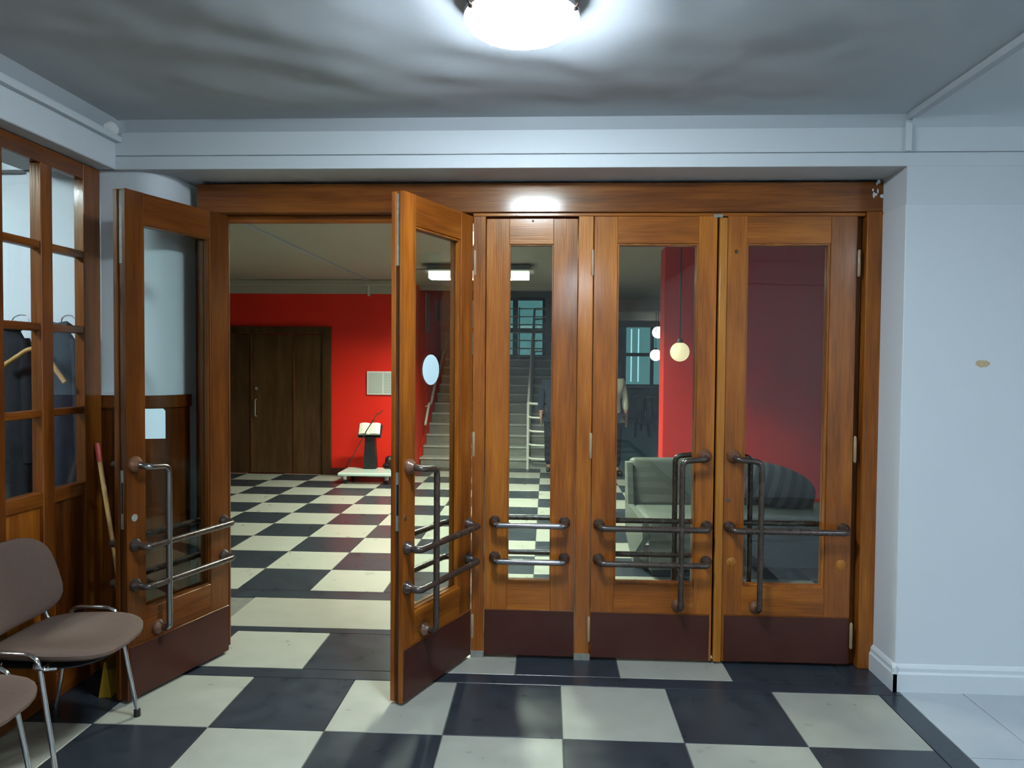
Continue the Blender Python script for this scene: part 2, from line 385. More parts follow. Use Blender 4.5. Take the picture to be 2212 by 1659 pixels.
# local x = world y, local y = -(world x)-2.22 (away from the hallway)
PC = [(3.201-.301*k, 3.426-.301*k) for k in range(8)]
ROWS = [(.962, 1.293), (1.327, 1.675), (1.710, 2.035), (2.07, 2.412)]
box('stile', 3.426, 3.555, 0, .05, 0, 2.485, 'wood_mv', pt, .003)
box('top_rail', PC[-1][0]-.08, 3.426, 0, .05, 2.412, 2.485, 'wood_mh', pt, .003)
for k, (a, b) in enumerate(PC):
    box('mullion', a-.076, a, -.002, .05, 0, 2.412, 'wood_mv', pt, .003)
    box('panel', a, b, .016, .036, .12, .90, 'wood_v' if k % 2 else 'wood_rv', pt, .002)  # the darker reddish panels carry a shadow in their colour
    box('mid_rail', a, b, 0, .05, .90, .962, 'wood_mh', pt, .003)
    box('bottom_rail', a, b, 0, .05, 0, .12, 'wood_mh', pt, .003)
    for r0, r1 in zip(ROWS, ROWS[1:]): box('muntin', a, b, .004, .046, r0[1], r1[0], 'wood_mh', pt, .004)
    for (z0, z1) in ROWS:
        box('pane', a+.001, b-.001, .024, .028, z0+.001, z1-.001, 'glass', pt)
# cloakroom behind it
cw = struct(empty('wall_side'), 'wood panelled cloakroom wall behind the partition')
box('wall_block', -4.2, -4.1, -1, 3.62, 0, 2.79, 'grey_wall', cw)
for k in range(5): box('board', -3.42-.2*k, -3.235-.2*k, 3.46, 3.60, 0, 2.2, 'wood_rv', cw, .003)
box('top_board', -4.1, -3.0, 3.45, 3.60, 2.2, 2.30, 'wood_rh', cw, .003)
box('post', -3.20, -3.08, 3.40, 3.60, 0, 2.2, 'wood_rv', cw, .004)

# ================================================================== DOOR FRAME
df = struct(empty('trim_3'), 'varnished wooden door frame spanning the whole niche')
def wpart(name, x0, x1, y0, y1, z0, z1, m='wood_v', p=df, bev=.003): return box(name, x0, x1, y0, y1, z0, z1, m, p, bev)
wpart('header', -1.845, 1.680, 3.795, 4.00, 2.327, 2.476, 'wood_mh')
wpart('head_stop', -1.72, 1.60, 3.878, 3.90, 2.288, 2.327, 'wood_h')
wpart('head_bead', -.39, 1.60, 3.805, 3.84, 2.308, 2.325, 'wood_h')
wpart('jamb', -1.845, -1.738, 3.795, 3.885, 0, 2.327); wpart('jamb_stop', -1.738, -1.712, 3.878, 3.888, 0, 2.288, 'wood_rv'); wpart('jamb_back', -1.90, -1.785, 3.885, 4.06, 0, 2.327, 'wood_rv')
wpart('casing', 1.602, 1.682, 3.790, 4.00, 0, 2.327); wpart('jamb_stop', 1.566, 1.602, 3.850, 4.00, 0, 2.32, 'wood_rv')
wpart('post', -.388, -.323, 3.808, 3.96, 0, 2.310); wpart('post', .156, .233, 3.808, 3.96, 0, 2.310)
for x in (-.39, .154): box('worn_foot', x, x+.07 if x < 0 else .236, 3.803, 3.81, .0, .035, 'steel', df)
# peeling plaster crumbs at the corner
cr = bmesh.new()
for k in range(7):
    blob(cr, (1.655+random.uniform(-.03, .018), 3.792, 2.44+random.uniform(-.04, .04)), random.uniform(.004, .011), .003, random.uniform(.006, .018), 8, 5)
obj('plaster_crumbs', cr, 'wall', df, True)['kind'] = 'stuff'

# ================================================================== DOOR LEAVES
TH = .066; MID = TH/2
def rosette(p, x, y, z, sgn, r=.036, m='rosette'):
    """sgn -1 front, +1 back"""
    return lathe('rosette', [(0, 0), (r, 0), (r, .010), (r*.86, .017), (r*.62, .026), (r*.5, .034), (0, .036)], m, p, (x, y, z), (0, sgn, 0), 20)
def pull(p, u0, s, y, sgn, z0=1.08, z1=.300, m='metal_dark', du=.125):
    yy = y+sgn*.072
    pts = fillet([(s*u0, y+sgn*.012, z0), (s*u0, yy, z0-.008), (s*(u0-du), yy, z0-.020), (s*(u0-du), yy, z1), (s*(u0-du), y+sgn*.01, z1)], .034, 6)
    h = tube('pull_handle', pts, .0145, m, p, 12)
    rosette(h, s*u0, y, z0, sgn); rosette(h, s*(u0-du), y, z1, sgn, .034)
    return h
def pushbar(p, ua, ub, s, z, y, sgn, m='metal_dark'):
    yy = y+sgn*.070
    pts = fillet([(s*ua, y+sgn*.012, z), (s*ua, yy, z-.006), (s*ub, yy, z-.006), (s*ub, y+sgn*.012, z)], .036, 6)
    h = tube('push_bar', pts, .0155, m, p, 12)
    rosette(h, s*ua, y, z, sgn, .030, 'metal_dark'); rosette(h, s*ub, y, z, sgn, .030, 'metal_dark')
    return h
def bead(bm, u0, u1, z0, z1, y0, y1, wd=.010):
    add_box(bm, u0, u0+wd, y0, y1, z0, z1); add_box(bm, u1-wd, u1, y0, y1, z0, z1)
    add_box(bm, u0+wd, u1-wd, y0, y1, z0, z0+wd); add_box(bm, u0+wd, u1-wd, y0, y1, z1-wd, z1); return bm
def leaf(name, loc, rot, s, W, label, g=(.122, .535), gz=(.404, 2.170), zt=2.308, lower=(True, True), key=True, back_end=.032, bar_m='metal_dark', pull_m='metal_dark', wv='wood_v', wh='wood_h'):
    d = empty(name, loc, rot); struct(d, label)
    X = lambda a, b: (min(s*a, s*b), max(s*a, s*b))
    z0 = .014
    box('hinge_stile', *X(.002, g[0]), 0, TH, z0, zt, wv, d, .002)
    box('top_rail', *X(g[0], g[1]), .001, TH-.001, gz[1], zt, wh, d, .0015)
    box('bottom_rail', *X(g[0], g[1]), .001, TH-.001, z0, gz[0], wh, d, .0015)
    ls = bmesh.new()        # meeting stile with its stepped rebate
    prof = [(g[1], 0), (W, 0), (W, .020), (W-.010, .022), (W-.010, .046), (W-.003, .048), (W-.003, TH), (g[1], TH)]
    add_prism(ls, [(s*a, b) for a, b in prof], z0, zt); obj('meeting_stile', ls, wv, d)
    for y0, y1 in ((.008, MID-.003), (MID+.003, TH-.008)):
        bm = bmesh.new(); x = X(g[0]-.001, g[1]+.001); bead(bm, x[0], x[1], gz[0]-.001, gz[1]+.001, y0, y1); obj('glazing_bead', bm, wv, d)
    box('pane', *X(g[0]+.004, g[1]-.004), MID-.0025, MID+.0025, gz[0]+.004, gz[1]-.004, 'glass', d)
    for y0, y1 in ((-.004, .002), (TH-.002, TH+.004)):
        box('kick_plate', *X(.006, W-.012), y0, y1, z0+.002, .252, 'kick', d, .002)
        box('kick_trim', *X(.006, W-.012), y0-.002, y1+.002, .250, .258, 'wood_rh', d, .002)
    for sgn, y, low in ((-1, 0, lower[0]), (1, TH, lower[1])):
        pull(d, W-.047, s, y, sgn, m=pull_m if sgn > 0 else bar_m)
        ue = W-.032 if sgn < 0 else W-back_end
        pushbar(d, .042, ue, s, .715, y, sgn, m=bar_m)
        if low: pushbar(d, .042, ue, s, .533, y, sgn, m=bar_m)
        else:
            for u in (.05, W-.045): lathe('filled_hole', [(0, 0), (.026, 0), (.024, .0015), (0, .002)], 'wood_lt', d, (s*u, y, .53), (0, sgn, 0), 16)
    for z in (.165, 1.125, 2.070):
        h = tube('hinge', [(s*-.006, -.006, z-.068), (s*-.006, -.006, z-.060), (s*-.006, -.006, z+.060), (s*-.006, -.006, z+.068)], .008, 'hinge', d, 10, rr=[.004, .008, .008, .004])
    if key:
      lathe('keyhole_plate', [(0, 0), (.014, 0), (.012, .002), (0, .002)], 'rosette', d, (s*(W-.022), 0, .853), (0, -1, 0), 14)
      box('keyhole', *X(W-.024, W-.020), -.0028, -.001, .843, .863, 'black', d)
    return d
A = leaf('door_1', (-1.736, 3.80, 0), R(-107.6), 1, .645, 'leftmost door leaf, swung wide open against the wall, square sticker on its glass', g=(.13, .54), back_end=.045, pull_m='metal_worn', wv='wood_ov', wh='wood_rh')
B = leaf('door_2', (-.388, 3.81, 0), R(66.7), -1, .632, 'second door leaf, standing half open, round sticker on its glass', back_end=.11)
D = leaf('door_3', (.235, 3.81, 0), 0, 1, .627, 'closed door leaf beside the narrow sidelight', key=False)
E_ = leaf('door_4', (1.565, 3.81, 0), 0, -1, .650, 'closed door leaf at the right jamb, lower push bar missing', g=(.132, .552), lower=(False, False))
# astragal on the right leaf
box('astragal', -.693, -.652, -.010, .02, .012, 2.300, 'wood_lt', E_, .006, 3)
box('meeting_strip', -.72, -.655, TH, TH+.012, .014, 2.300, 'wood_rv', E_, .002)
lathe('screw', [(0, 0), (.010, 0), (.008, .004), (0, .005)], 'metal_dark', E_, (-.605, 0, 2.128), (0, -1, 0), 12)
box('catch_plate', -.722, -.678, -.008, .01, 2.300, 2.316, 'steel', E_)
# lock plates on the open leaves' edges
for d, s, W in ((B, -1, .632), (A, 1, .645)):
    x = (s*(W-.0102), s*(W-.0085)); x = (min(x), max(x))
    for z0, z1 in ((1.98, 2.300), (.79, 1.055), (.10, .30)): box('edge_plate', *x, .024, .044, z0, z1, 'steel' if z1 > 1 else 'wood_edge', d)
    box('latch_hole', x[0]-.0004, x[1]+.0004, .028, .040, .86, 1.0, 'black', d)
    box('edge_facing', *((min(s*(W-.0098), s*(W-.0094)), max(s*(W-.0098), s*(W-.0094)))), 0.0225, .0455, .014, 2.305, 'wood_edge', d)
# stickers
bm = bmesh.new()
sq = [(.392, 1.176), (.514, 1.186), (.514, 1.325), (.405, 1.320), (.392, 1.308)]
f = [bm.verts.new((x, MID+.0036, z)) for x, z in sq]; g2 = [bm.verts.new((x, MID+.0026, z)) for x, z in sq]
bm.faces.new(f); bm.faces.new(g2[::-1])
for i in range(5): bm.faces.new((f[i], g2[i], g2[(i+1) % 5], f[(i+1) % 5]))
bmesh.ops.recalc_face_normals(bm, faces=bm.faces); obj('sticker', bm, 'sticker', A)['label'] = 'pale blue square sticker with one clipped corner'
lathe('sticker', [(0, 0), (.073, 0), (.073, .001), (0, .001)], 'sticker', B, (-.356, MID-.0026, 1.515), (0, -1, 0), 40)['label'] = 'pale blue round sticker'
lathe('filled_hole', [(0, 0), (.017, 0), (.016, .0015), (0, .002)], 'steel', A, (.60, TH, .838), (0, 1, 0), 16)
# narrow fixed sidelight
S = struct(empty('window_2', (-.32, 3.81, 0)), 'narrow fixed sidelight with two short push bars')
gx, W = (.120, .347), .474
for a, b in ((.001, gx[0]), (gx[1], W-.001)): box('stile', a, b, 0, TH, .014, 2.297, 'wood_v', S, .002)
box('top_rail', gx[0], gx[1], .001, TH-.001, 2.166, 2.297, 'wood_h', S, .0015); box('bottom_rail', gx[0], gx[1], .001, TH-.001, .014, .406, 'wood_h', S, .0015)
for y0, y1 in ((.010, MID-.003), (MID+.003, .054)):
    bm = bmesh.new(); bead(bm, gx[0]-.001, gx[1]+.001, .405, 2.167, y0, y1, .006); obj('glazing_bead', bm, 'wood_v', S)
bm = add_box(bmesh.new(), gx[0]+.004, gx[1]-.004, MID-.003, MID+.003, .41, 2.162)
obj('pane', bm, 'glass', S)
for y0, y1 in ((-.004, .002), (TH-.002, TH+.004)):
    box('kick_plate', .004, W-.004, y0, y1, .016, .252, 'kick', S, .002); box('kick_trim', .004, W-.004, y0-.002, y1+.002, .25, .258, 'wood_rh', S, .002)
for sgn, y in ((-1, 0), (1, TH)):
    for z in (.722, .534): pushbar(S, .055, W-.055, 1, z, y, sgn, 'metal_worn' if sgn < 0 else 'metal_dark')
lathe('screw', [(0, 0), (.006, 0), (.005, .004), (0, .005)], 'black', S, (.24, 0, 2.285), (0, -1, 0), 10)

# ================================================================== CEILING LAMPS
def dome_lamp(x, y, label, rot=0):
    L = empty('ceiling_lamp', (x, y, ZC), rot); tag(L, label, 'lamp')
    lathe('base', [(0, 0), (.135, 0), (.140, -.012), (.140, -.030), (0, -.031)], 'white', L, seg=40)
    lathe('rim', [(.138, -.022), (.180, -.036), (.188, -.050), (.186, -.062), (.175, -.064), (.140, -.04), (.138, -.022)], 'white', L, seg=48)
    prof = [(.150, -.055), (.182, -.062)]
    prof += [(.182*math.cos(R(a)), -.066-.058*math.sin(R(a))) for a in range(10, 90, 10)]+[(0, -.124)]
    lathe('dome', prof, 'dome', L, seg=48)
    for a in (25, 145, 265):
        c, s_ = math.cos(R(a)), math.sin(R(a))
        t = bmesh.new(); add_tube(t, fillet([(c*.13, s_*.13, -.022), (c*.198, s_*.198, -.026), (c*.196, s_*.196, -.062), (c*.180, s_*.180, -.072)], .01, 3), .0045, 8)
        blob(t, (c*.186, s_*.186, -.071), .010, .010, .006, 10, 6)
        obj('clip', t, 'metal_dark', L, True)
    return L
dome_lamp(-.093, 2.40, 'lit round opal glass ceiling lamp above the doors', R(-50))
dome_lamp(-3.15, 2.3, 'added lit round opal glass ceiling lamp, unseen, brightening the cloakroom behind the partition', R(30))  # added out of view to brighten the wall behind the panes
dome_lamp(.42, -2.3, 'added lit round opal glass fill lamp behind the camera, nearer one', R(70))  # added behind the camera as frontal fill and for sheen on the doors
dome_lamp(.42, -6.2, 'added lit round opal glass fill lamp behind the camera, farther one', R(70))  # another added lamp, for sheen lower on the door stiles
dome_lamp(3.35, .2, 'added lit round opal glass fill lamp, unseen, over the pale tiled bay at the right', R(10))  # added out of view to brighten the right bay and the pane reflections
# motion sensor
ms = empty('motion_sensor', (-2.14, 3.495, 2.672)); tag(ms, 'small round white motion sensor on the left beam above the cable trunking', 'sensor')
lathe('base', [(0, 0), (.042, 0), (.042, .008), (.036, .012), (0, .012)], 'white', ms, axis=(1, 0, 0), seg=24)
lathe('lens', [(.036, .012), (.034, .026), (.026, .040), (.013, .048), (0, .050)], 'white', ms, axis=(1, 0, 0), seg=24)

# ================================================================== CHAIRS
def rounded_pad(bm, a, b, th, fn, nu=14, nv=14, p=3.2):
    """cushion over a superellipse outline; fn maps (u,v,w) to 3d, w is across the thickness"""
    top, bot = [], []
    rings = 6
    def pt(rr, k):
        t = 2*math.pi*k/28; e = 2/p
        return rr*a*math.copysign(abs(math.cos(t))**e, math.cos(t)), rr*b*math.copysign(abs(math.sin(t))**e, math.sin(t))
    prof = [(.0, 1), (.35, 1), (.65, .98), (.85, .90), (.95, .70), (1.0, .25), (1.0, -.25), (.95, -.7), (.8, -.95), (.4, -1), (0, -1)]
    rows = []
    for rr, h in prof:
        if rr == 0: rows.append([bm.verts.new(fn(0, 0, h*th/2))])
        else: rows.append([bm.verts.new(fn(*pt(rr, k), h*th/2)) for k in range(28)])
    for q, r in zip(rows, rows[1:]):
        for k in range(28):
            f = []
            for v in (q[k % len(q)], q[(k+1) % len(q)], r[(k+1) % len(r)], r[k % len(r)]):
                if v not in f: f.append(v)
            if len(f) > 2: bm.faces.new(f)
    bmesh.ops.recalc_face_normals(bm, faces=bm.faces); return bm
def chair(loc, rz, label):
    c = empty('stacking_chair', loc, rz); tag(c, label, 'chair', 'linked brown chairs along the left partition')
    obj('seat', rounded_pad(bmesh.new(), .235, .235, .045, lambda u, v, w_: (u, v*(1+.04*u/.235), .440+w_-.06*max(0, u-.10)**2*10+.02*(v/.235)**2)), 'fabric', c, True)
    obj('seat_shell', rounded_pad(bmesh.new(), .215, .215, .02, lambda u, v, w_: (u-.005, v, .412+w_)), 'black', c, True)
    def bk(u, v, w_): # u height, v width
        wid = v*(1.05-.16*(u/.17))
        return (-.245-u*.20+w_+.05*(v/.23)**2, wid, .655+u)
    obj('backrest', rounded_pad(bmesh.new(), .165, .225, .035, bk, p=3.6), 'fabric', c, True)
    obj('back_shell', rounded_pad(bmesh.new(), .155, .21, .012, lambda u, v, w_: tuple(a+b for a, b in zip(bk(u, v, w_), (-.022, 0, 0))), p=3.6), 'black', c, True)
    for s in (-1, 1):
        y = s*.258
        tube('side_frame', fillet([(.125, s*.274, .012), (.045, y, .478), (-.150, y, .484), (-.235, s*.274, .012)], .05, 6), .0095, 'chrome', c, 12)
        tube('back_support', fillet([(-.12, s*.20, .425), (-.215, s*.205, .43), (-.262, s*.19, .62)], .05, 5), .010, 'chrome', c, 10)
        for x in (.125, -.235): lathe('foot', [(0, 0), (.015, 0), (.014, .03), (0, .032)], 'black', c, (x, s*.272, 0), seg=12)
    for x in (.06, -.13): tube('cross_bar', [(x, -.25, .428), (x, .25, .428)], .009, 'chrome', c, 8)
    tube('link_bracket', fillet([(.03, -.255, .44), (.05, -.285, .44), (.09, -.285, .44), (.11, -.255, .43)], .015, 4), .006, 'chrome', c, 8)
    return c
chair((-1.885, 2.795, 0), R(2), 'brown fabric chair with chrome legs nearest the open door')
chair((-1.895, 2.165, 0), R(1), 'brown fabric chair cut off by the lower left corner of the picture')

# ================================================================== SMALL THINGS BEHIND THE OPEN DOOR
p = empty('pole', (-2.02, 3.36, 0)); tag(p, 'thin wooden pole with a red tip leaning in the left corner', 'pole')
a, b = Vector((.09, -.02, .0)), Vector((-.188, .135, 1.14))
tube('shaft', [a, a+(b-a)*.93], .011, 'wood_raw', p, 10); tube('tip', [a+(b-a)*.92, a+(b-a)*.99, b], .0125, 'redtip', p, 10, rr=[.0125, .0125, .009])
bm = bmesh.new(); add_prism(bm, [(-.028, 0), (.028, 0), (.005, .165), (-.002, .165)], -.05, .05)
y = obj('plastic_wedge', bm, 'yellow'); y.matrix_world = Matrix.Translation((-2.02, 3.28, .0)) @ Matrix.Rotation(R(8), 4, 'Z') @ Matrix.Rotation(R(90), 4, 'X')
tag(y, 'small yellow plastic wedge standing on the floor behind the open door', 'wedge')

# coats and hanger in the cloakroom
def coat(loc, rz, m, label, h=.95, wd=.19):
    c = empty('coat', loc, rz); tag(c, label, 'coat', 'dark coats behind the partition')
    bm = bmesh.new(); n, lev = 28, 14; rows = []
    for j in range(lev+1):
        t = j/lev; z = -h*t
        sh = wd*(.35+.65*min(1, (t*9)**.6))*(1+.22*t); dp = .050*(.5+.5*min(1, t*7))*(1+.15*t)
        row = []
        for k in range(n):
            a = 2*math.pi*k/n; rip = 1+.10*t*math.sin(a*5+j*.3)+.05*math.sin(a*9+1)*t
            row.append(bm.verts.new((sh*math.cos(a)*rip, dp*math.sin(a)*rip, z)))
        rows.append(row)
    for q, r in zip(rows, rows[1:]):
        for k in range(n): bm.faces.new((q[k], q[(k+1) % n], r[(k+1) % n], r[k]))
    bm.faces.new(rows[0]); bm.faces.new(rows[-1][::-1]); bmesh.ops.recalc_face_normals(bm, faces=bm.faces)
    obj('body', bm, m, c, True)
    for s in (-1, 1):
        obj('sleeve', add_tube(bmesh.new(), [(s*wd*.72, 0, -.05), (s*wd*.98, .0, -.20), (s*wd*1.05, .0, -.45), (s*wd*1.02, .0, -.66)], .04, 12, rr=[.026, .040, .038, .034]), m, c, True)
    obj('collar', add_tube(bmesh.new(), [(-.05, .0, .0), (-.04, -.03, .02), (0, -.04, .01), (.04, -.03, .02), (.05, 0, 0)], .018, 8), m, c, True)
    tube('hook', fillet([(0, 0, -.01), (0, 0, .05), (0, .04, .07), (0, .086, .07)], .02, 4), .003, 'chrome', c, 6)
    return c
coat((-2.385, 3.50, 1.70), R(4), 'coat_n', 'long navy coat hanging behind the right column of partition panes', .98, .085)
coat((-2.635, 3.50, 1.70), R(-4), 'coat_b', 'black coat hanging behind the left column of partition panes', .98, .085)
hg = empty('coat_hanger', (-2.445, 3.395, 1.60), R(-4)); tag(hg, 'bare wooden coat hanger in front of the dark coats', 'hanger')
bm = add_tube(bmesh.new(), fillet([(-.17, 0, -.085), (-.03, 0, 0), (.03, 0, 0), (.155, 0, -.16)], .05, 6), .012, 10); obj('bow', bm, 'wood_raw', hg, True)
tube('hook', fillet([(0, 0, .0), (0, 0, .06), (0, .04, .085), (0, .19, .085)], .02, 4), .0025, 'chrome', hg, 6)

# ================================================================== LOBBY SHELL
ZL = 2.655
lc = struct(empty('ceiling_lobby'), 'dim grey-beige ceiling of the lobby')
lc.name = 'ceiling.001'
box('slab', -6, .30, 4.08, 10.70, ZL, ZL+.2, 'ceil2', lc); box('slab', .30, 5, 4.08, 21.2, ZL, ZL+.2, 'ceil2', lc)
box('stair_slab', -1.95, .30, 10.70, 14.7, 2.96, 3.1, 'ceil2', lc)
box('stair_edge', -1.95, .30, 10.64, 10.72, 2.60, 2.98, 'ceil2', lc)
box('cornice', -6, -1.87, 9.80, 9.90, 2.58, ZL, 'ceil2', lc, .01)
for y in (12.6, 15.2, 18): box('beam', .35, 5, y, y+.3, 2.45, ZL, 'ceil2', lc, .01)
wr = empty('wall_far'); struct(wr, 'red painted wall at the end of the lobby')
box('red_field', -6, -1.87, 9.90, 10.02, 0, 2.47, 'red', wr); box('upper_band', -6, -1.87, 9.90, 10.02, 2.47, ZL, 'ceil2', wr)
box('skirting', -2.94, -1.87, 9.885, 9.90, 0, .09, mottled('dark_red_skirting', (.07, .012, .01), (.10, .02, .015), 8, .5), wr)
box('stair_wall', -1.99, -1.87, 9.90, 14.6, 0, 3.0, 'red', wr)
wx = empty('wall_lobby'); struct(wx, 'walls that close the lobby and the rooms behind it')
box('wall_block', -6.1, -6, -1, 10.02, 0, 2.9, 'grey_wall', wx); box('wall_block', 4.9, 5.0, 4.08, 21.2, 0, 2.9, 'grey_wall', wx)
box('wall_block', .18, .34, 10.75, 14.6, 0, 3.0, 'grey_wall', wx); box('wall_block', .18, .34, 14.6, 21.2, 0, 3.0, 'grey_wall', wx)
# far wall with its window hole
def wall_with_hole(p, x0, x1, y0, y1, zt, hx0, hx1, hz0, hz1, m):
    box('wall_block', x0, hx0, y0, y1, 0, zt, m, p); box('wall_block', hx1, x1, y0, y1, 0, zt, m, p)
    box('wall_block', hx0, hx1, y0, y1, 0, hz0, m, p); box('wall_block', hx0, hx1, y0, y1, hz1, zt, m, p)
wall_with_hole(wx, .3, 5, 21.0, 21.15, 2.9, 2.19, 3.75, .92, 2.40+.3, 'grey_wall')
wall_with_hole(wx, -1.95, .30, 14.5, 14.65, 3.0, -1.75, -.05, 1.66, 2.83, 'grey_wall')
rb = struct(empty('wall_middle'), 'red painted wall block in the right half of the lobby')
box('red_field', 1.10, 4.9, 7.0, 7.25, 0, ZL, 'red', rb, .004)
box('skirting', 1.095, 4.9, 6.985, 7.0, 0, .09, 'black', rb)
# windows
def window(name, loc, w_, h, nx, zs, label):
    o = struct(empty(name, loc), label); t = .05
    box('frame', 0, t, -.03, .05, 0, h, 'frame_d', o); box('frame', w_-t, w_, -.03, .05, 0, h, 'frame_d', o)
    box('frame', t, w_-t, -.03, .05, 0, t, 'frame_d', o); box('frame', t, w_-t, -.03, .05, h-t, h, 'frame_d', o)
    xs = [t+(w_-2*t)*k/nx for k in range(nx+1)]
    for x in xs[1:-1]: box('mullion', x-.05, x+.05, -.02, .04, t, h-t, 'frame_d', o)
    zz = [t]+[h*z for z in zs]+[h-t]
    for z in zz[1:-1]: box('transom', t, w_-t, -.025, .045, z-.05, z+.05, 'frame_d', o)
    for a, b in zip(xs, xs[1:]):
        for c, d in zip(zz, zz[1:]): box('pane', a+.02, b-.02, .0, .006, c+.02, d-.02, 'glass_t', o)
    box('sill', -.08, w_+.08, -.16, .05, -.06, 0, 'frame_d', o, .005)
    return o
window('window_3', (2.19, 21.0, .92), 1.56, 1.78, 2, (.5,), 'dark framed window at the far end of the back room')
window('window_4', (-1.75, 14.5, 1.66), 1.70, 1.17, 3, (.45,), 'window with teal panes on the stair landing')
# glowing bars added to stand for bright streaks in the far window
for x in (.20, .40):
    lathe('glow_streak', [(0, 0), (.018, 0), (.018, 1.5), (0, 1.5)], mat('pale_glow_streak', (.8, .9, 1), .4, emit=((.55, .85, 1), 1.2)), bpy.data.objects['window_3'], (x, .03, .12), seg=10)

# wide dark door in the red wall
wd = struct(empty('door_5', (0, 9.9, 0)), 'wide dark brown three-panel door in the red wall')
box('frame', -3.06, -2.94, -.05, .02, 0, 2.02, 'dark_door', wd, .004); box('frame', -4.75, -3.06, -.05, .02, 1.925, 2.02, 'dark_door', wd, .004)
for a, b in ((-4.72, -4.055), (-4.045, -3.465), (-3.455, -3.065)): box('panel', a, b, -.02, .02, .01, 1.915, 'dark_door', wd, .004)
for x in (-4.05, -3.46): box('seam_strip', x-.010, x+.010, -.032, -.02, .01, 1.915, 'wood_rv', wd, .003)
tube('handle', fillet([(-3.985, -.02, 1.02), (-3.985, -.06, 1.01), (-3.985, -.06, .80), (-3.985, -.02, .79)], .02, 4), .010, 'steel', wd, 8)
lathe('lock', [(0, 0), (.022, 0), (.02, .01), (0, .012)], 'steel', wd, (-3.985, -.02, 1.17), (0, -1, 0), 14)
# ceiling cable
ct = struct(empty('trim_4'), 'thin cable cover along the lobby ceiling to the red wall')
box('ceiling_strip', -2.44, -2.41, 5.6, 9.84, ZL-.018, ZL, 'ceil', ct); box('wall_strip', -2.44, -2.41, 9.86, 9.9, 2.44, ZL-.018, 'board', ct)

# fluorescent fixtures
def fixture(loc, label, rz=0, wd_=1.12, hous='grey_wall'):
    o = empty('fluorescent_lamp', loc, rz); tag(o, label, 'lamp')
    box('housing', -wd_/2-.02, wd_/2+.02, -.13, .13, .052, .115, hous, o, .008)
    box('reflector', -wd_/2-.06, wd_/2+.06, -.21, .21, .045, .053, hous, o, .002)
    box('panel', -wd_/2, wd_/2, -.085, .085, .036, .044, 'tube', o)
    for a in (-.10, .092): box('side_cover', -wd_/2, wd_/2, a, a+.008, -.035, .046, 'tube_side', o)
    for a in (-wd_/2-.008, wd_/2): box('end_cover', a, a+.008, -.10, .10, -.035, .046, 'tube_side', o)
    for x in (-.35, .35): box('hanger', x-.01, x+.01, -.01, .01, .115, ZL-loc[2], 'steel', o)
    return o
fixture((-.78, 8.35, 2.535), 'long lit fluorescent lamp under the lobby ceiling in front of the stairs')
fixture((-.51, 5.9, 2.535), 'added lit fluorescent lamp of the lobby close to the doors, hidden from view', R(90))  # added to light the red wall block, placed where the door posts hide it
box('trunk', -1.62, -1.36, 8.33, 8.37, 2.60, 2.615, 'steel', bpy.data.objects['fluorescent_lamp']).matrix_parent_inverse = Matrix.Translation((.78, -8.35, -2.535))

# notices, book stand, trolley
nb = empty('notice_board', (-2.45, 9.885, 1.10)); tag(nb, 'white frame with two printed notice sheets on the red wall', 'notice')
box('frame', 0, .44, -.012, .013, 0, .32, 'board', nb, .004)
pm = mat('printed_sheet', (.55, .58, .54), .6); _b = pm.node_tree.nodes['Principled BSDF']
_t = nd(pm, 'ShaderNodeTexCoord'); _w = nd(pm, 'ShaderNodeTexWave', Scale=22, Distortion=1.5); _w.bands_direction = 'Z'; lk(pm, _t, 'Object', _w, 'Vector')
_r = ramp(pm, [(.25, (.34, .37, .36)), (.5, (.56, .60, .56))]); lk(pm, _w, 'Fac', _r, 'Fac'); lk(pm, _r, 'Color', _b, 'Base Color')
box('sheet', .02, .215, -.015, -.011, .02, .30, pm, nb); box('sheet', .235, .42, -.015, -.011, .02, .30, pm, nb)
bs = empty('book_stand', (-2.31, 9.52, .15)); tag(bs, 'black column stand on the low platform in front of the red wall', 'stand')
bm = bmesh.new(); lo = [bm.verts.new(q) for q in ((-.085, -.06, 0), (.085, -.06, 0), (.085, .06, 0), (-.085, .06, 0))]; up = [bm.verts.new(q) for q in ((-.062, -.045, .42), (.062, -.045, .42), (.062, .045, .42), (-.062, .045, .42))]
for i in range(4): bm.faces.new((lo[i], lo[(i+1) % 4], up[(i+1) % 4], up[i]))
bm.faces.new(lo[::-1]); bm.faces.new(up); obj('column', bm, 'black', bs)
tp = box('desk', -.15, .15, -.10, .10, -.008, .008, 'black', bs, .003); tp.location = (0, 0, .485); tp.rotation_euler = (R(50), 0, 0)
bk = empty('open_book', (-2.31, 9.475, .668)); tag(bk, 'thick open book on the black stand', 'book'); bk.rotation_euler = (R(50), R(0), R(6))
for s in (-1, 1):
    bm = bmesh.new(); n = 10; rows = []
    for j in range(2):
        y = -.085+.17*j
        rows.append([bm.verts.new((s*.135*k/n, y, .028*math.sin(math.pi*(.12+.75*k/n)))) for k in range(n+1)]+[bm.verts.new((s*.135*k/n, y, -.012)) for k in range(n, -1, -1)])
    mm = len(rows[0])
    for k in range(mm): bm.faces.new((rows[0][k], rows[0][(k+1) % mm], rows[1][(k+1) % mm], rows[1][k]))
    bm.faces.new(rows[0]); bm.faces.new(rows[1]); bmesh.ops.recalc_face_normals(bm, faces=bm.faces); obj('page_block', bm, 'paper', bk)
box('cover', -.145, .145, -.092, .092, -.018, -.012, 'black', bk)
rd = empty('rod', (-2.42, 9.30, .145)); tag(rd, 'thin dark rod leaning across the open book', 'rod')
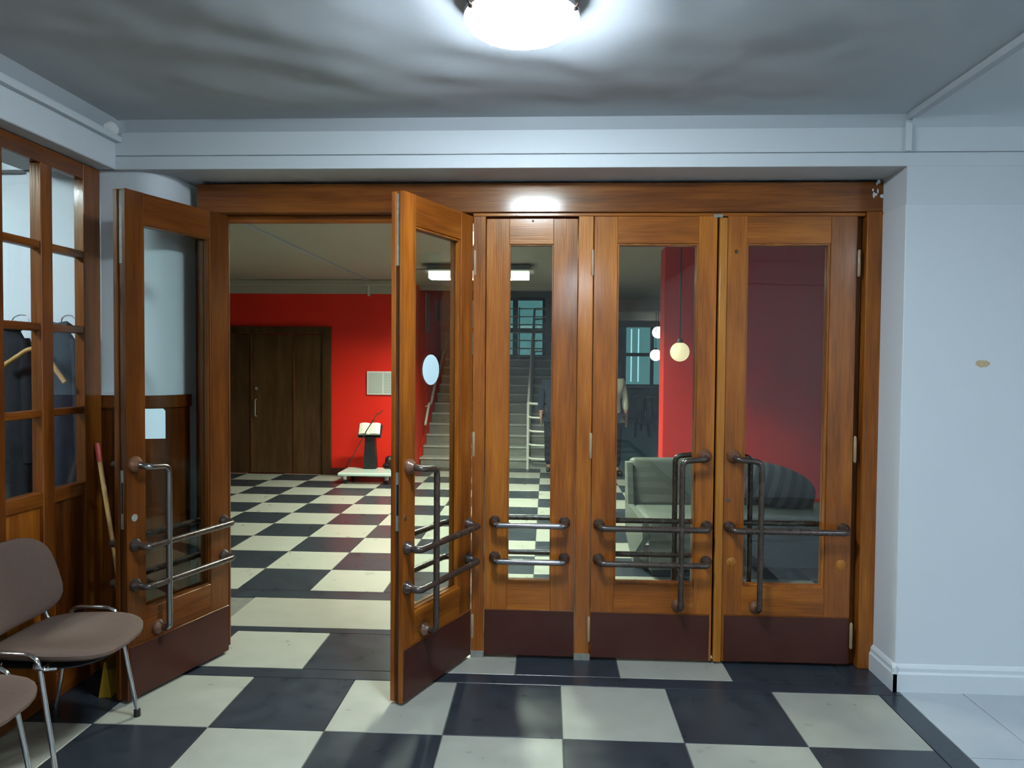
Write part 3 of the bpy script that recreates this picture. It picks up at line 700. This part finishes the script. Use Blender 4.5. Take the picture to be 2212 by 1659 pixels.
tube('shaft', [(-.22, .28, .0), (.10, .06, .52), (.255, .0, .745)], .007, 'metal_dark', rd, 8); tube('hook', fillet([(.24, 0, .725), (.29, 0, .75), (.32, 0, .78)], .02, 3), .006, 'metal_dark', rd, 8)
pf = empty('low_platform', (-2.28, 9.38, 0)); tag(pf, 'low pale glass platform on castors in front of the red wall', 'platform')
box('top', -.35, .36, -.28, .24, .105, .145, 'glass_w', pf, .008)
for x in (-.27, .26):
    for y in (-.2, .17):
        box('leg', x-.02, x+.02, y-.02, y+.02, .05, .105, 'chrome', pf); lathe('castor', [(0, -.014), (.028, -.014), (.028, .014), (0, .014)], 'black', pf, (x, y, .028), (0, 1, 0), 14)
bl = obj('small_bag', blob(bmesh.new(), (-2.12, 9.79, .215), .055, .055, .07, 18, 12), 'black', None, True)
bl.location = (0, 0, 0); tag(bl, 'small dark rounded bag standing at the foot of the red wall', 'bag')
for v in bl.data.vertices: v.co.z = max(v.co.z-.0, .146)

# ================================================================== STAIRS
ss = struct(empty('staircase', (0, 10.72, 0)), 'grey stone staircase rising behind the lobby')
NS, RS, RN = 11, .147, .27
for i in range(NS):
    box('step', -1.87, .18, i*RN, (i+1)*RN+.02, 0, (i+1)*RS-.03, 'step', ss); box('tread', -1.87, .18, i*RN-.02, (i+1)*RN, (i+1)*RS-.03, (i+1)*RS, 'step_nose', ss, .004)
box('landing', -1.87, .18, NS*RN, 3.8, 0, NS*RS, 'step', ss)
sk = bmesh.new(); pts = []
add_prism(sk, [(0, .0), (0, .25)]+[(NS*RN, NS*RS+.20), (3.8, NS*RS+.20), (3.8, NS*RS), (NS*RN, NS*RS-.05)], -.006, .006)
o = obj('wall_skirting', sk, 'red', ss); o.matrix_local = Matrix.Translation((-1.862, 0, 0)) @ Matrix(((0, 0, 1, 0), (1, 0, 0, 0), (0, 1, 0, 0), (0, 0, 0, 1)))
rl = empty('stair_railing', (-.27, 10.62, 0)); tag(rl, 'white tubular railing with many bars up the middle of the stairs', 'railing')
sl = RS/RN
for z in (.14, .34, .54, .74): tube('bar', fillet([(.62, -.0, z), (.02, -.0, z+.02), (0, .15, z+.05), (.03, 3.05, z+.05+2.9*sl), (.17, 3.12, z+.05+2.9*sl)], .12, 6), .016, 'rail', rl, 8)
tube('handrail', fillet([(.62, 0, .95), (.02, 0, .96), (0, .15, .98), (.03, 3.05, .98+2.9*sl), (.17, 3.12, .98+2.9*sl)], .12, 6), .020, 'rail', rl, 10)
tube('newel', [(0, .04, .0), (0, .04, .98)], .020, 'rail', rl, 10); tube('newel', [(.62, .0, .0), (.62, .0, .95)], .018, 'rail', rl, 10)
for t in (.8, 1.6, 2.4): tube('post', [(0.01*t, .15+t, (t+.1)*sl), (0.01*t, .15+t, .98+t*sl)], .014, 'rail', rl, 8)
gb = empty('window_guard', (0, 14.34, NS*RS)); tag(gb, 'white horizontal guard bars in front of the landing window', 'railing')
for k in range(7): tube('bar', [(-1.86, 0, .06+.155*k), (-.02, 0, .06+.155*k)], .012, 'rail', gb, 8)
for x in (-1.80, -.55): tube('post', [(x, 0, 0), (x, 0, 1.02)], .014, 'rail', gb, 8)
hr = empty('wall_handrail', (-1.80, 10.9, 0)); tag(hr, 'white zigzag handrail on the red stair wall', 'handrail')
zz = [(0, -.1, .62)]
for k in range(4): zz += [(0, .25+.75*k, .92+.41*k), (0, .42+.75*k, .90+.41*k)]
tube('rail', fillet(zz+[(0, 3.3, 2.65)], .05, 3), .020, 'rail', hr, 8)
for k in range(4): tube('bracket', [(-.07, .33+.75*k, .86+.41*k), (0, .33+.75*k, .91+.41*k)], .008, 'rail', hr, 6)
for (y, z0, h, lab) in ((11.2, 2.0, .62, 'longer lavender paper banner hanging on the red stair wall'), (12.3, 2.25, .35, 'shorter lavender paper banner hanging on the red stair wall')):
    o = box('paper_banner', -1.870, -1.862, y, y+.35, z0, z0+h, 'lav'); tag(o, lab, 'banner')

# ================================================================== LOBBY FURNITURE
def soft(name, x0, x1, y0, y1, z0, z1, m, p, bev=.05): return box(name, x0, x1, y0, y1, z0, z1, m, p, bev, 4, True)
ac = empty('armchair', (.98, 5.62, 0), R(4)); tag(ac, 'grey-green upholstered low armchair behind the closed door beside the sidelight', 'armchair')
soft('seat', -.27, .36, -.36, .26, .28, .435, 'grey_up', ac, .045)
o = soft('backrest', -.28, .37, -.06, .06, 0, .40, 'grey_up', ac, .05); o.location = (0, .30, .40); o.rotation_euler = (R(-12), 0, 0)
for s, x in ((-1, -.29), (1, .37)):
    bm = bmesh.new(); add_prism(bm, [(-.36, .30), (-.33, .42), (.22, .44), (.30, .76), (.40, .76), (.34, .20), (.02, .02), (-.03, .02), (-.02, .10)], -.022, .022)
    o = obj('side_frame', bm, 'grey_up', ac); o.matrix_local = Matrix.Translation((x, 0, 0)) @ Matrix(((0, 0, 1, 0), (1, 0, 0, 0), (0, 1, 0, 0), (0, 0, 0, 1)))
box('front_panel', -.25, .33, -.30, -.27, .06, .29, 'grey_up', ac, .008); box('base', -.22, .30, -.26, .28, .0, .10, 'black', ac)
so = empty('sofa', (1.98, 5.75, 0), R(-2)); tag(so, 'dark slate sofa against the red wall behind the right door', 'sofa')
soft('seat', -.55, .85, -.38, .34, .26, .44, 'sofa', so, .05)
soft('bolster', .02, .85, -.36, -.18, .42, .53, 'sofa', so, .04)
o = soft('backrest', -.55, -.28, .10, .34, .40, .80, 'sofa', so, .06)
box('base', -.53, .83, -.34, .32, .06, .27, 'sofa', so, .01)
for x in (-.48, .78):
    for y in (-.3, .28): box('leg', x-.03, x+.03, y-.03, y+.03, 0, .07, 'black', so)
stm = mat('striped_cloth', (.03, .035, .05), .9); _b = stm.node_tree.nodes['Principled BSDF']
_t = nd(stm, 'ShaderNodeTexCoord'); _w = nd(stm, 'ShaderNodeTexWave', Scale=3.4, Distortion=.3); _w.bands_direction = 'X'; lk(stm, _t, 'Object', _w, 'Vector')
_r = ramp(stm, [(.45, (.020, .025, .038)), (.55, (.085, .09, .11))]); lk(stm, _w, 'Fac', _r, 'Fac'); lk(stm, _r, 'Color', _b, 'Base Color')
cu = obj('cushion', blob(bmesh.new(), (0, 0, 0), .32, .13, .165, 24, 14, 2.3), stm, None, True)
cu.location = (1.80, 5.84, .60); cu.rotation_euler = (R(-8), R(17), 0); tag(cu, 'dark cushion with grey stripes lying on the sofa', 'cushion')
# far room: high table, stools, globes
def stool(loc, label, h=.85, r=.17):
    s_ = empty('bar_stool', loc); tag(s_, label, 'stool')
    lathe('seat', [(0, h-.05), (r*.9, h-.05), (r, h-.03), (r, h-.008), (r*.9, h), (0, h)], 'frame_d', s_, seg=20)
    for k in range(4):
        a = R(45+90*k); tube('leg', [(r*.6*math.cos(a), r*.6*math.sin(a), h-.05), (r*1.25*math.cos(a), r*1.25*math.sin(a), 0)], .017, 'frame_d', s_, 8)
    lathe('foot_ring', [(r*1.02, .28), (r*1.06, .29), (r*1.02, .30), (r*.98, .29), (r*1.02, .28)], 'frame_d', s_, seg=20)
    return s_
stool((2.02, 15.6, 0), 'dark bar stool beside the far window, nearer one', .88)
stool((2.35, 17.2, 0), 'dark bar stool beside the far window, farther one', .82)
tb = empty('high_table', (2.45, 18.6, 0)); tag(tb, 'dark high table under the far window', 'table')
box('table_top', -.75, .75, -.35, .35, .92, .97, 'frame_d', tb, .005)
for x in (-.65, .65):
    for y in (-.28, .28): box('leg', x-.03, x+.03, y-.03, y+.03, 0, .92, 'frame_d', tb)
def pendant(loc, r, m, label, top=ZL):
    o = empty('pendant_lamp', loc); tag(o, label, 'lamp')
    obj('globe', blob(bmesh.new(), (0, 0, 0), r, r, r, 20, 14), m, o, True); tube('cord', [(0, 0, r), (0, 0, top-loc[2])], .006, 'black', o, 6)
    lathe('cap', [(0, r-.005), (r*.35, r-.012), (r*.25, r+.03), (0, r+.03)], 'metal_dark', o, seg=14); lathe('ceiling_rose', [(0, top-loc[2]-.03), (.04, top-loc[2]-.03), (.05, top-loc[2]), (0, top-loc[2])], 'white', o, seg=14)
    return o
pendant((2.24, 15.0, 2.19), .12, 'globe_w', 'white globe pendant in the back room, upper one')
pendant((2.08, 14.2, 1.72), .11, 'globe_w', 'white globe pendant in the back room, lower one')
pendant((1.17, 6.55, 1.66), .085, 'globe_y', 'warm cream globe pendant in front of the red wall')

# ================================================================== PEOPLE
def skin_mesh(name, verts, edges, rad, m, parent, sub=2, root=0):
    me = bpy.data.meshes.new(name); me.from_pydata(verts, edges, []); me.materials.append(M[m])
    o = bpy.data.objects.new(name, me); C.objects.link(o); o.parent = parent
    md = o.modifiers.new('skin', 'SKIN'); md.use_smooth_shade = True
    for i, r in enumerate(rad):
        d = me.skin_vertices[0].data[i]; d.radius = r if isinstance(r, tuple) else (r, r); d.use_root = (i == root)
    s_ = o.modifiers.new('sub', 'SUBSURF'); s_.levels = sub; s_.render_levels = sub
    return o
def person(loc, rz, H, top, legs, label, hem=.50):
    k = H/1.75; P = empty('person', loc, rz); tag(P, label, 'person'); P.scale = (k, k, k)
    V, E, RR = [], [], []
    def chain(start, pts):
        last = start
        for (q, r) in pts:
            V.append(q); RR.append(r); i = len(V)-1
            if last is not None: E.append((last, i))
            last = i
        return last
    V.append((0, 0, .95)); RR.append((.15, .105))
    chest = chain(0, [((0, .01, 1.12), (.135, .10)), ((0, .01, 1.30), (.16, .115))])
    neck = chain(chest, [((0, .005, 1.45), (.10, .075)), ((0, -.005, 1.52), .052)])
    chain(neck, [((0, -.012, 1.575), (.062, .072)), ((0, -.012, 1.645), (.076, .094)), ((0, -.008, 1.71), (.064, .08))])
    for s in (-1, 1):
        hp = chain(0, [((s*.095, 0, .88), .095), ((s*.10, .005, .50), .058), ((s*.10, .015, .30), .056), ((s*.10, .02, .09), .036)])
        chain(hp, [((s*.105, -.06, .04), .036), ((s*.11, -.15, .03), .030)])
        hd = chain(chest, [((s*.175, .01, 1.40), .060), ((s*.225, .02, 1.14), .043), ((s*.235, -.02, .92), .032), ((s*.235, -.03, .85), (.022, .036))])
        for f, (dy, ln) in enumerate(((-.030, .075), (-.010, .085), (.010, .08), (.028, .065))): chain(hd, [((s*.238, -.035+dy, .80), .0095), ((s*.232, -.045+dy, .80-ln*.55), .0085), ((s*.225, -.05+dy, .80-ln), .007)])
        chain(hd, [((s*.222, -.072, .83), .010), ((s*.212, -.085, .785), .008)])
    skin_mesh('body', V, E, RR, 'skin', P, 1)
    # shirt / jacket
    V2 = [(0, 0, .80), (0, 0, .95), (0, .01, 1.12), (0, .01, 1.30), (0, .006, 1.44)]; R2 = [(.185, .14), (.178, .132), (.165, .125), (.185, .138), (.11, .09)]
    E2 = [(0, 1), (1, 2), (2, 3), (3, 4)]
    for s in (-1, 1):
        n = len(V2); V2 += [(s*.18, .01, 1.40), (s*.228, .02, 1.14), (s*.238, -.015, .95)]; R2 += [.075, .060, .050]; E2 += [(3, n), (n, n+1), (n+1, n+2)]
    skin_mesh('top', V2, E2, R2, top, P, 1, 1)
    V3, E3, R3 = [(0, 0, .95)], [], [(.165, .12)]
    for s in (-1, 1):
        n = len(V3); V3 += [(s*.098, 0, .86), (s*.102, .005, .50), (s*.103, .018, .10)]; R3 += [.108, .078, .066]; E3 += [(0, n), (n, n+1), (n+1, n+2)]
    skin_mesh('trousers', V3, E3, R3, legs, P, 1)
    for s in (-1, 1):
        bm = blob(bmesh.new(), (s*.107, -.06, .040), .046, .135, .042, 16, 8, 2.6); obj('shoe', bm, 'black', P, True)
    bm = blob(bmesh.new(), (0, .010, 1.672), .088, .103, .100, 20, 12)
    for v in bm.verts:
        if v.co.y < -.055 and v.co.z < 1.70: v.co.y = -.055
        if v.co.z < 1.60: v.co.z = 1.60
    obj('hair', bm, 'hair', P, True)
    for s in (-1, 1):
        obj('ear', blob(bmesh.new(), (s*.079, -.01, 1.635), .012, .022, .032, 10, 6), 'skin', P, True)
        obj('eye', blob(bmesh.new(), (s*.030, -.098, 1.648), .012, .008, .008, 10, 6), 'white', P, True)
    obj('nose', blob(bmesh.new(), (0, -.108, 1.618), .012, .018, .024, 10, 6), 'skin', P, True)
    obj('mouth', blob(bmesh.new(), (0, -.094, 1.580), .022, .008, .006, 10, 6), 'redtip', P, True)
    return P
person((.89, 10.25, 0), R(15), 1.62, 'pale_cloth', 'coat_b', 'person in a cream top and dark trousers half hidden by the closed door')
person((.13, 10.42, 0), R(170), 1.60, 'coat_n', 'coat_b', 'person in dark clothes standing at the stair railing, seen through the narrow sidelight')
